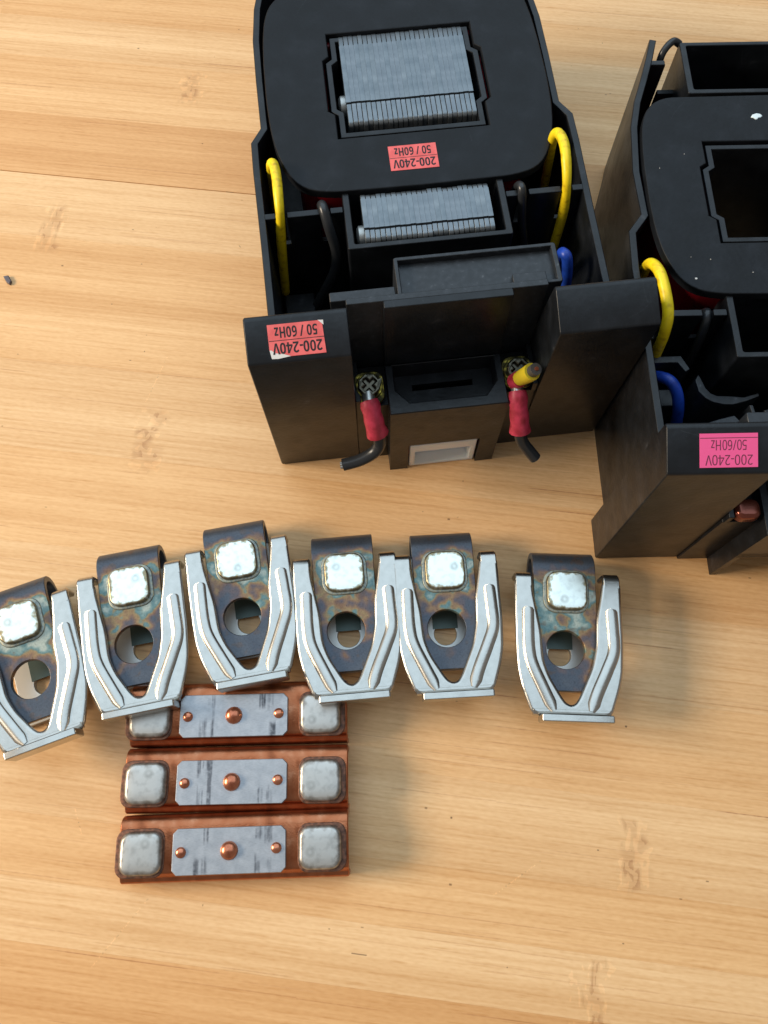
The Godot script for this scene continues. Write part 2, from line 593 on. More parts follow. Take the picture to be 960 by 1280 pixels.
# rolled steel plate with rubbed dark marks, over x -17..15, z -6..8 mm
func plate_texture(seed_: int) -> ImageTexture:
	var n1 := noise(seed_, 0.03, 3)
	var n2 := noise(seed_ + 3, 0.2, 3)
	var im := Image.create(256, 112, false, Image.FORMAT_RGB8)
	rng.seed = seed_
	var marks := []
	for cx: float in [-10.0, -7.5, 7.0, 9.8]:
		for row: float in [-3.6, 5.0]:
			if rng.randf() < 0.2: continue
			var strength := rng.randf_range(0.25, 0.7)
			for k in rng.randi_range(3, 6):
				marks.append([cx + rng.randf_range(-0.9, 0.9), row + rng.randf_range(-0.9, 0.9), rng.randf_range(0.12, 0.42), rng.randf_range(0.8, 2.4), strength * rng.randf_range(0.4, 1.0)])
	if seed_ % 3 == 1: marks.append([-7.4, 0.8, 0.5, 6.2, 0.6])
	if seed_ % 3 == 2: marks.append([-7.0, 0.8, 0.3, 6.2, 0.25])
	for y in 112:
		for x in 256:
			var p := Vector2(-17.0 + x / 8.0, -6.0 + y / 8.0)
			var c := rgb(178, 181, 186).lerp(rgb(164, 168, 174), clampf(0.5 + n1.get_noise_2d(x, y), 0, 1))
			for m: Array in marks:
				var q := maxf(absf(p.x - m[0]) / m[2], absf(p.y - m[1]) / m[3])
				if q < 1.5: c = c.lerp(rgb(62, 64, 70), float(m[4]) * clampf((1.5 - q) * 1.4, 0, 1) * clampf(0.8 + n1.get_noise_2d(x * 2.0, y * 2.0) * 0.8, 0, 1))
			c = c.darkened(clampf(n2.get_noise_2d(x * 0.4, y * 3.0) * 0.12, 0, 0.1))
			im.set_pixel(x, y, c)
	return ImageTexture.create_from_image(im)

func make_materials() -> void:
	var w := wood_texture()
	M.wood = []
	for t: Color in [rgb(255, 255, 255), rgb(250, 243, 233), rgb(240, 226, 209), rgb(255, 251, 245)]:
		var m := mat(t, 0.46, 0.0, w[0])
		m.heightmap_enabled = true
		m.heightmap_texture = w[1]
		m.heightmap_scale = 0.012
		m.metallic_specular = 0.4
		M.wood.append(m)
	# black moulded plastic with dust and rubbed places
	var bt := scratched(noise_tex(21, 0.012, [rgb(17, 19, 22), rgb(22, 25, 29), rgb(30, 33, 38), rgb(54, 56, 60)], [0.0, 0.45, 0.85, 1.0], 512), 46, 60)
	M.black = mat(Color.WHITE, 0.36, 0.0, bt, 17.0)
	M.black.roughness_texture = noise_tex(27, 0.014, [rgb(255, 255, 255), rgb(205, 205, 205), rgb(255, 255, 255)], [0.0, 0.5, 1.0], 256)
	M.black.roughness = 0.42
	M.black.metallic_specular = 0.43
	var bn := noise(22, 0.12, 2).get_seamless_image(256, 256)
	bn.bump_map_to_normal_map(2.0)
	M.black.normal_enabled = true
	M.black.normal_texture = ImageTexture.create_from_image(bn)
	M.black.normal_scale = 0.06
	M.coil_black = mat(rgb(225, 228, 235), 0.5, 0.0, noise_tex(23, 0.012, [rgb(17, 19, 22), rgb(23, 26, 30), rgb(33, 36, 41)], [0.0, 0.6, 1.0], 512), 13.0)
	M.coil_black.albedo_texture = scratched(M.coil_black.albedo_texture, 14, 70)
	M.coil_black.metallic_specular = 0.36
	M.coil_black.normal_enabled = true
	M.coil_black.normal_texture = M.black.normal_texture
	M.coil_black.normal_scale = 0.10
	M.scuffed_sheen = mat(Color.WHITE, 0.42, 0.0, noise_tex(24, 0.03, [rgb(24, 27, 31), rgb(31, 35, 40), rgb(40, 44, 50), rgb(84, 88, 92)], [0.0, 0.4, 0.75, 1.0]), 50.0)  # paler black plastic; on the rear panel it carries a painted reflection
	M.winding = mat(rgb(128, 14, 30), 0.35)
	M.yellow = mat(rgb(250, 218, 26), 0.42, 0.0, noise_tex(45, 0.03, [rgb(196, 180, 150), rgb(255, 255, 255)], [0.1, 0.45], 128), 70.0)
	M.yellow_dirty = mat(rgb(214, 190, 40), 0.5)
	M.blue = mat(rgb(28, 68, 172), 0.42, 0.0, noise_tex(46, 0.03, [rgb(190, 190, 190), rgb(255, 255, 255)], [0.1, 0.6], 128), 70.0)
	M.wire_black = mat(rgb(40, 42, 45), 0.33)
	M.red_lug = mat(rgb(204, 60, 88), 0.45, 0.0, noise_tex(25, 0.03, [rgb(190, 150, 150), rgb(255, 255, 255)], [0.25, 0.7], 128), 60.0)
	M.tin = mat(rgb(200, 200, 196), 0.35, 0.9)
	M.zinc = mat(rgb(190, 178, 104), 0.35, 0.85, noise_tex(26, 0.05, [rgb(40, 38, 30), rgb(110, 106, 80), rgb(250, 240, 180)], [0.25, 0.5, 0.85], 128), 55.0)
	M.screw = mat(rgb(96, 92, 80), 0.32, 0.85)
	M.copper_core = mat(rgb(190, 110, 80), 0.4, 0.9)
	M.white_plastic = mat(rgb(240, 241, 242), 0.35)
	M.white_plastic.subsurf_scatter_enabled = true
	M.white_plastic.subsurf_scatter_strength = 0.15
	M.label = mat(rgb(240, 110, 108), 0.6, 0.0, noise_tex(44, 0.03, [rgb(238, 226, 226), rgb(255, 255, 255)], [0.2, 0.7], 128), 60.0)
	M.label_pink = mat(rgb(244, 92, 150), 0.55)
	M.paper = mat(rgb(226, 222, 216), 0.7)
	M.ink = mat(rgb(34, 24, 26), 0.6)
	M.ink_soft = mat(rgb(110, 44, 66), 0.6)
	M.paint = mat(rgb(226, 240, 244), 0.5)
	# laminated electrical steel, ground face
	M.steel = []
	for k in 3:
		var m := mat([rgb(138, 143, 147), rgb(136, 142, 146), rgb(140, 145, 148)][k], 0.40, 0.85, noise_tex(30 + k, 0.02, [rgb(205, 210, 214), rgb(255, 255, 255)], [0.0, 1.0], 128), 60.0)
		M.steel.append(m)
	# nickel-plated steel of the arc runners
	M.nickel = mat(Color.WHITE, 0.27, 1.0, noise_tex(35, 0.02, [rgb(182, 179, 172), rgb(189, 186, 179), rgb(195, 192, 185)], [0.0, 0.5, 1.0]), 45.0)
	var nn := noise(36, 0.16, 3).get_seamless_image(256, 256)
	nn.bump_map_to_normal_map(2.0)
	M.nickel.normal_enabled = true
	M.nickel.normal_texture = ImageTexture.create_from_image(nn)
	M.nickel.normal_scale = 0.05
	M.plated = mat(rgb(196, 196, 192), 0.42, 0.75)
	M.tint = mat(rgb(78, 92, 88), 0.4, 0.5)
	M.weld = mat(Color.WHITE, 0.42, 0.6, noise_tex(37, 0.06, [rgb(92, 98, 96), rgb(150, 156, 150), rgb(180, 168, 130)], [0.0, 0.5, 1.0], 128), 90.0)
	# copper, oxidised unevenly
	M.copper = mat(Color.WHITE, 0.32, 0.95, noise_tex(40, 0.018, [rgb(122, 68, 44), rgb(170, 100, 66), rgb(182, 116, 82), rgb(210, 150, 116)], [0.0, 0.4, 0.75, 1.0]), 28.0)
	var cn := noise(41, 0.22, 3).get_seamless_image(256, 256)
	cn.bump_map_to_normal_map(3.0)
	M.copper.normal_enabled = true
	M.copper.normal_texture = ImageTexture.create_from_image(cn)
	M.copper.normal_scale = 0.11
	M.rivet = mat(Color.WHITE, 0.28, 0.95, noise_tex(42, 0.03, [rgb(150, 82, 60), rgb(206, 128, 96), rgb(228, 160, 130)], [0.0, 0.5, 1.0], 128), 60.0)
	M.scorch = mat(Color.WHITE, 0.5, 0.5, noise_tex(43, 0.05, [rgb(66, 46, 38), rgb(108, 74, 58), rgb(152, 100, 74)], [0.0, 0.5, 1.0], 128), 90.0)


# ---------------------------------------------------------------- the table
func build_table() -> void:
	var t := Node3D.new()
	t.name = "wooden_tabletop"
	add_child(t)
	t.set_meta("kind", "structure")
	t.set_meta("label", "honey coloured bamboo table top of glued strips")
	t.rotation.y = -GRAIN
	var vs := [-560.0, -480.0, -420.0, -370.0, -330.0, -310.0, -289.5, -267.6, -238.0, -208.5, -180.0, -152.0, -128.0, -95.0, -62.0, -35.0, -6.0, 18.8, 35.8, 52.0, 80.0, 120.0, 180.0, 260.0]
	var tone := [0, 1, 0, 3, 0, 1, 0, 3, 2, 0, 1, 3, 0, 1, 0, 3, 0, 1, 0, 2, 3, 1, 0]
	for i in vs.size() - 1:
		var st := MB.new()
		st.us = Vector2(1.0 / WOOD_MM, 1.0 / WOOD_MM)
		st.uo = Vector2(-200.0, -320.0)
		var g: float = 0.22 if i == 8 else 0.0
		var g0: float = 0.1 if i == 9 else 0.0
		st.prism(G.P([-600, vs[i] + g0, 600, vs[i] + g0, 600, vs[i + 1] - g, -600, vs[i + 1] - g]), -20.0, 0.0, 0.03)
		put("plank", st, M.wood[tone[i]], t)


# ---------------------------------------------------------------- labels with print
func voltage_label(parent: Node3D, at: Vector3, slope: float, w: float, d: float, pink: bool, torn: bool) -> void:
	var st := MB.new()
	if torn:
		st.prism(G.P([-w / 2, -d / 2, w / 2 - 1.3, -d / 2, w / 2 - 0.3, -d / 2 + 1.0, w / 2, d / 2, -w / 2 + 5.3, d / 2, -w / 2 + 3.5, d / 2 - 0.7, -w / 2 + 1.4, d / 2 - 1.1, -w / 2 + 0.5, d / 2 - 1.9, -w / 2, d / 2 - 1.9]), 0.0, 0.12, 0.02)
	else:
		st.prism(G.P([-w / 2, -d / 2, w / 2, -d / 2, w / 2, d / 2, -w / 2, d / 2]), 0.0, 0.12, 0.02)
	var l := put("voltage_label", st, M.label_pink if pink else M.label, parent)
	l.position = at * MM
	l.rotation_degrees.x = slope
	var ink: Material = M.ink_soft if pink else M.ink
	if torn:
		var tp := MB.new()
		tp.prism(G.P([w / 2 - 1.4, -d / 2 - 0.1, w / 2, -d / 2, w / 2 + 0.02, -d / 2 + 1.2, w / 2 - 0.3, -d / 2 + 1.0]), 0.0, 0.07, 0.01)
		tp.prism(G.P([-w / 2, d / 2 - 2.0, -w / 2 + 0.5, d / 2 - 1.9, -w / 2 + 1.4, d / 2 - 1.1, -w / 2 + 3.5, d / 2 - 0.7, -w / 2 + 5.3, d / 2, -w / 2 + 2.0, d / 2 + 0.4, -w / 2 + 0.4, d / 2 + 0.3]), 0.0, 0.08, 0.01)
		put("torn_paper", tp, M.paper, l)
	var ln := MB.new()
	var lz := -d / 2 + 1.1 if pink else 0.0
	ln.prism(G.P([-w / 2 + 0.1, lz - 0.09, w / 2 - 0.1, lz - 0.09, w / 2 - 0.1, lz + 0.09, -w / 2 + 0.1, lz + 0.09]), 0.11, 0.135, 0.0)
	put("rule_line", ln, ink, l)
	for k in 2:
		var f := SystemFont.new()
		f.font_names = PackedStringArray(["Droid Sans"])
		f.font_weight = 400 if pink else 700
		var tm := TextMesh.new()
		tm.font = f
		tm.text = ["200-240V", "50/60Hz" if pink else "50 / 60Hz"][k]
		tm.font_size = 48
		tm.pixel_size = 0.01
		tm.depth = 0.001
		tm.curve_step = 2.0
		var bb := tm.get_aabb()
		var tw: float = [12.8, 9.6 if pink else 11.0][k] * (0.92 if pink else 1.0) * w / 14.5
		var th: float = 2.5 if pink else d * 0.34
		var mi := MeshInstance3D.new()
		mi.mesh = tm
		mi.material_override = ink
		hang("lettering", mi, l)
		var sx := tw / bb.size.x * MM
		var sy := th / bb.size.y * MM
		var cz: float = ([2.3, -1.3][k] if pink else [d * 0.245, -d * 0.245][k])
		var off := Vector3(bb.get_center().x * sx, 0, -bb.get_center().y * sy)
		mi.transform = Transform3D(Basis(Vector3(-sx, 0, 0), Vector3(0, 0, sy), Vector3(0, 0.02, 0)), Vector3(0.0, 0.135 * MM, cz * MM) + off)


# ---------------------------------------------------------------- contactor housings
func wall_path(full: bool) -> PackedVector2Array:
	if not full:
		return G.P([-48.6, -11.0, -48.9, -47.0, -49.3, -70.0, -48.7, -82.6, -44.4, -88.5, -45.0, -104.0, -43.6, -121.0, -41.4, -131.0, -38.3, -140.0, -35.4, -149.0, -33.2, -156.8])
	return G.P([-48.6, -11.0, -49.2, -45.0, -49.9, -72.0, -49.9, -82.6, -46.6, -88.0, -46.9, -107.0, -46.9, -124.0, -45.7, -138.0, -43.2, -150.0, -40.0, -159.0])

func housing(t: Node3D, full: bool) -> void:
	# side walls: a thin shell that follows the coil and steps out by the terminals
	for s: int in [-1, 1]:
		var st := MB.new()
		var p := G.band(wall_path(full), 2.2)
		if s > 0: p = G.mirror(p)
		st.prism(p, 0.0, 56.6, 0.35)
		if full:
			st.box(s * 41.0 - 5.0, s * 41.0 + 5.0, 0.0, 24.0, -50.0, -14.0, 0.6)
			st.box(minf(s * 25.0, s * 35.0), maxf(s * 25.0, s * 35.0), 0.0, 30.0, -34.0, -16.0, 0.6)
		else:
			st.prism(G.P([s * 35.0, -148.2, s * 29.4, -148.2, s * 29.4, -146.2, s * 35.8, -146.2]), 3.0, 56.2, 0.3)
			st.box(minf(s * 24.0, s * 29.4), maxf(s * 24.0, s * 29.4), 3.0, 47.0, -145.8, -144.0, 0.2)
		put("side_wall", st, M.black, t)
	# floor under the wiring space, and a deck below it
	var fl := MB.new()
	var e := 2.4 if full else 0.0
	fl.prism(G.P([-47.6, -12.6, 47.6, -12.6, 48.2, -80.0, 43.4 + e, -88.5, 44.0 + e, -104.0, 42.4 + e, -121.0, 37.0 + e, -140.0, 31.6 + e, -156.0, -31.6 - e, -156.0, -37.0 - e, -140.0, -42.4 - e, -121.0, -44.0 - e, -104.0, -43.4 - e, -88.5, -48.2, -80.0]), 0.05, 6.0 if full else 3.0, 0.3, [G.P([-23.0, -121.0, 23.0, -121.0, 23.0, -81.0, -23.0, -81.0])])
	if full:
		fl.box(-40.0, 40.0, 0.1, 56.0, -158.0, -156.2, 0.3)  # rear wall, out of view, added to keep light out of the case
	else:
		fl.box(-33.0, 33.0, 0.1, 20.0, -156.0, -154.8, 0.2)
	put("base_plate", fl, M.black, t)
	# the two front blocks and the panel between them
	for s: int in [-1, 1]:
		var st := MB.new()
		var x0 := -53.4 if s < 0 else 26.8
		var x1 := -26.8 if s < 0 else 53.4
		var zt := 3.0 if full else -0.3
		st.zy()
		st.prism(G.round_poly(G.P([-13.0, 0.02, 0.3, 0.02, zt, 71.0, zt - 11.0, 75.2, zt - 12.2, 74.6, -13.0, 50.0]), 0.7, 3), x0, x1, 0.4, [], 0.4)
		put("front_block", st, M.black, t)
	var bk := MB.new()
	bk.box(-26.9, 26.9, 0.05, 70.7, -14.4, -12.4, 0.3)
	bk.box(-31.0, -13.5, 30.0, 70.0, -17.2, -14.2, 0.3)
	put("rear_panel", bk, M.scuffed_sheen, t)  # lighter colour stands in for the table top reflected in this panel
	var cp := MB.new()
	cp.box(-17.2, 17.2, 0.05, 71.2, -12.38, -9.9, 0.35)
	put("front_panel", cp, M.black, t)
	for s: int in [-1, 1]:
		var st := MB.new()
		var c := s * 22.0
		st.box(c - 4.9, c + 4.9, 0.05, 37.5, -12.3, 0.9, 0.2)
		st.box(c + 4.0 * s - 0.8, c + 4.0 * s + 0.8, 37.5, 42.0, -12.3, 1.2, 0.25)
		put("terminal_ledge", st, M.black, t)
	# the pocket: frame with cut corners, deep floor with a slot, front wall with an opening
	var pk := MB.new()
	pk.prism(G.P([-17.3, -9.8, -17.3, 6.4, 17.3, 6.4, 17.3, -9.8]), 20.0, 42.0, 0.4, [G.P([-14.9, -9.2, -14.9, -1.2, -11.2, 3.2, 11.2, 3.2, 14.9, -1.2, 14.9, -9.2])])
	pk.prism(G.P([-15.0, -9.4, 15.0, -9.4, 15.0, -1.0, 11.0, 3.4, -11.0, 3.4, -15.0, -1.0]), 33.4, 35.2, 0.0, [G.P([-9.4, -5.9, -9.4, -3.9, 8.9, -3.9, 8.9, -5.9])])
	pk.xy()
	if full:
		pk.prism(G.P([-17.28, 0.02, -17.28, 20.02, 17.28, 20.02, 17.28, 0.02, 11.4, 0.02, 11.4, 18.2, -11.4, 18.2, -11.4, 0.02]), -9.8, 6.4, 0.06)
	else:
		pk.prism(G.P([-17.28, 0.02, -17.28, 24.0, 17.28, 24.0, 17.28, 0.02, 15.3, 0.02, 15.3, 20.0, -15.3, 20.0, -15.3, 0.02]), -9.8, 6.4, 0.06)
	put("terminal_pocket", pk, M.black, t)
	var sl := MB.new()
	sl.box(-4.8, 4.6, 20.0, 34.2, -4.5, -4.0, 0.1)
	put("contact_blade", sl, M.tin, t)
	if full:
		var wc := MB.new()
		wc.xy()
		wc.prism(G.P([-11.0, 0.1, -11.0, 16.6, 11.0, 16.6, 11.0, 0.1]), 0.0, 5.8, 0.5, [G.P([-8.9, 1.6, -8.9, 11.2, 8.9, 11.2, 8.9, 1.6])])
		wc.prism(G.P([-9.4, 0.6, -9.4, 12.2, 9.4, 12.2, 9.4, 0.6]), -1.0, 1.8, 0.2)
		put("white_clip", wc, M.white_plastic, t)
	# the tray behind the panel
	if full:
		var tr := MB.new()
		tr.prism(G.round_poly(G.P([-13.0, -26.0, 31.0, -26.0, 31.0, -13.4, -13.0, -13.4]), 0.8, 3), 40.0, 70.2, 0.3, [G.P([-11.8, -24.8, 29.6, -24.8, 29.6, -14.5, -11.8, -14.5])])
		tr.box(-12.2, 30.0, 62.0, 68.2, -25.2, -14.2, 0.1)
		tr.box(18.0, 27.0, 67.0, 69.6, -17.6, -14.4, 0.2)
		put("front_tray", tr, M.scuffed_sheen, t)
	# cross ribs with notches for the wires
	for s: int in [-1, 1]:
		var st := MB.new()
		for seg: Array in [[24.3, 28.2], [31.2, 41.0], [44.2, 48.0]]:
			var a: float = minf(s * seg[0], s * seg[1])
			var b: float = maxf(s * seg[0], s * seg[1])
			st.box(a, b, 3.0, 56.4, -55.9, -53.7, 0.3)
		st.box(minf(s * 24.3, s * 48.0), maxf(s * 24.3, s * 48.0), 3.0, 44.0, -55.6, -54.0, 0.2)
		put("cross_rib", st, M.black, t)
	# sockets of the core
	for k in 2:
		var z0: float = [-61.5, -154.7 if not full else -168.0][k]
		var z1: float = [-40.0, -133.4 if not full else -146.0][k]
		var st := MB.new()
		st.prism(G.round_poly(G.P([-24.2, z0, 24.2, z0, 24.2, z1, -24.2, z1]), 0.7, 3), 2.0, 57.0, 0.35, [G.round_poly(G.P([-22.1, z0 + 1.6, 22.1, z0 + 1.6, 22.1, z1 - 1.8, -22.1, z1 - 1.8]), 0.5, 3)])
		st.box(-22.4, 22.4, 2.0, 6.0, z0 + 1.2, z1 - 1.2, 0.1)
		put("core_socket", st, M.black, t)

func coil(t: Node3D, sx: float, dz: float, sz := 1.0) -> void:
	var half := [0.0, -59.4, 27.5, -59.8, 35.0, -61.8, 39.4, -67.4, 42.4, -77.0, 43.6, -86.0, 44.1, -97.0, 44.0, -112.0, 43.6, -122.0, 42.6, -131.0, 40.2, -138.0, 35.0, -142.6, 0.0, -143.0]
	var p := PackedVector2Array()
	for i in range(0, half.size(), 2): p.append(Vector2(half[i] * sx, half[i + 1] + dz))
	for i in range(half.size() - 4, 1, -2): p.append(Vector2(-half[i] * sx, half[i + 1] + dz))
	var wp := G.round_poly(MB.inset(p, 6.5 if MB.area(p) > 0 else -6.5), 2.0, 2)
	p = G.round_poly(p, 3.2, 3)
	var hole := G.P([-23.2, -122.0, -23.2, -112.6, -25.2, -111.0, -25.2, -90.6, -23.2, -89.0, -23.2, -79.6, 23.2, -79.6, 23.2, -89.0, 25.2, -90.6, 25.2, -111.0, 23.2, -112.6, 23.2, -122.0])
	var pl := MB.new()
	pl.prism(p, 55.2, 58.2, 0.45, [hole], 0.3)
	var made := [put("coil_plate", pl, M.coil_black, t)]
	var ring := G.P([-22.4, -121.2, -22.4, -112.3, -24.4, -110.7, -24.4, -90.9, -22.4, -89.3, -22.4, -80.4, 22.4, -80.4, 22.4, -89.3, 24.4, -90.9, 24.4, -110.7, 22.4, -112.3, 22.4, -121.2])
	var rin := MB.inset(ring, 1.9) if MB.area(ring) > 0 else MB.inset(ring, -1.9)
	var bo := MB.new()
	bo.prism(ring, 12.0, 57.4, 0.3, [rin])
	bo.box(-19.5, -15.8, 50.0, 56.6, -82.4, -80.6, 0.2)
	bo.box(16.2, 19.4, 50.0, 56.6, -82.4, -80.6, 0.2)
	made.append(put("coil_bobbin", bo, M.black, t))
	var wn := MB.new()
	wn.prism(wp, 9.0, 55.0, 1.0, [G.P([-24.8, -120.6, 24.8, -120.6, 24.8, -80.2, -24.8, -80.2])])
	made.append(put("coil_winding", wn, M.winding, t))
	# a shorter coil of the same kind
	for m: MeshInstance3D in made:
		m.scale = Vector3(1, 1, sz)
		m.position.z = -59.4 * MM * (1.0 - sz)


func core_pole(t: Node3D, x0: float, x1: float, z0: float, z1: float, top: float, count: int) -> void:
	var root := Node3D.new()
	root.name = free_name("core_pole", t)
	t.add_child(root, true)
	var pitch := (x1 - x0) / count
	var L := z1 - z0
	var meshes := []
	for k in 4:
		var st := MB.new().zy()
		var g := z1 - L * (0.225 if L > 25 else 0.235)
		var j: float = [0.0, 0.12, -0.1, 0.05][k]
		# ground face in the middle, separate rounded ends behind and before the shading-ring groove
		var m0 := z0 + L * 0.13
		st.prism(G.P([m0, 8.0, m0, top, g - 0.45, top, g - 0.42, top - 1.6, g + 0.30, top - 1.6, g + 0.30, 8.0]), -pitch * 0.498, pitch * 0.498, 0.03, [], 0.03)
		st.prism(G.P([z0 + j, 8.0, z0 + j, top - 1.2, z0 + 0.4 + j, top - 0.45, z0 + 1.4, top - 0.05, m0 + 0.1, top - 0.02, m0 + 0.1, 8.0]), -pitch * 0.465, pitch * 0.465, 0.14, [], 0.14)
		st.prism(G.P([g + 0.28, 8.0, g + 0.34, top - 0.06, z1 - 1.3 + j, top - 0.08, z1 - 0.4 + j, top - 0.5, z1 + j, top - 1.4, z1 + j, 8.0]), -pitch * 0.465, pitch * 0.465, 0.14, [], 0.14)
		meshes.append(st.done())
	for i in count:
		var mi := MeshInstance3D.new()
		mi.mesh = meshes[rng.randi() % 4]
		mi.material_override = M.steel[rng.randi() % 3]
		hang("lamination", mi, root)
		mi.position = Vector3(x0 + pitch * (i + 0.5), rng.randf_range(-0.015, 0.015), rng.randf_range(-0.12, 0.12)) * MM
	var ri := MB.new()
	ri.o = Vector3(x0 - 1.1, top - 6.0, (z0 + z1) * 0.5 + L * 0.15)
	ri.B = Basis(Vector3(0, 1, 0), Vector3(-1, 0, 0), Vector3(0, 0, 1))
	ri.lathe([Vector2(3.4, -1.2), Vector2(3.4, 0.4), Vector2(2.6, 1.0), Vector2(0, 1.2)])
	put("core_rivet", ri, M.plated, root)
	var bar := MB.new()
	bar.box(x0 + 0.3, x1 - 0.3, 7.0, top - 2.5, z0 + 0.8, z1 - 0.8, 0.2)
	put("core_backing", bar, M.steel[1], root)

func wire(t: Node3D, called: String, m: Material, path: Array, r: Array) -> MeshInstance3D:
	var st := MB.new()
	var p := []
	for i in range(0, path.size(), 3): p.append(Vector3(path[i], path[i + 1], path[i + 2]))
	st.tube(p, r)
	return put(called, st, m, t)

func screw(t: Node3D, at: Vector3, tilt: float) -> void:
	var w := MB.new()
	w.prism(G.round_rect(0, 0.4, 8.6, 9.6, 2.6, 4), -0.9, 0.0, 0.25)
	w.prism(G.circle(0, 0, 4.0, 20), 0.0, 0.7, 0.25)
	var p := put("terminal_screw", w, M.zinc, t)
	p.position = at * MM
	p.rotation_degrees.x = tilt
	var h := MB.new()
	var cross := G.P([-2.1, -0.5, -0.5, -0.5, -0.5, -2.1, 0.5, -2.1, 0.5, -0.5, 2.1, -0.5, 2.1, 0.5, 0.5, 0.5, 0.5, 2.1, -0.5, 2.1, -0.5, 0.5, -2.1, 0.5])
	h.prism(G.circle(0, 0, 3.3, 24), 0.7, 2.7, 0.7, [cross])
	h.prism(G.circle(0, 0, 2.6, 16), 0.7, 1.3, 0.0)
	var hm := put("screw_head", h, M.screw, p)
	hm.rotation_degrees.y = 38.0

func lug(t: Node3D, path: Array, r: float) -> void:
	var b := wire(t, "crimp_sleeve", M.red_lug, path, [r * 0.86, r * 1.0, r * 0.9, r * 1.0, r * 0.96, r * 1.14])
	var st := MB.new()
	var a := Vector3(path[0], path[1], path[2])
	st.tube([a + Vector3(0, 0.2, -2.2), a + Vector3(0, 0, 0.5)], [r * 0.62])
	put("lug_tongue", st, M.tin, b)

func strands(t: Node3D, at: Vector3, dir: Vector3, r: float) -> void:
	var st := MB.new()
	for k in 6:
		var a := TAU * k / 6.0
		var q := at + Vector3(0, cos(a), sin(a)) * r * 0.5
		st.tube([q - dir * 0.6, q + dir * 0.8], [r * 0.24], 7, 1)
	put("bare_strands", st, M.tin, t)

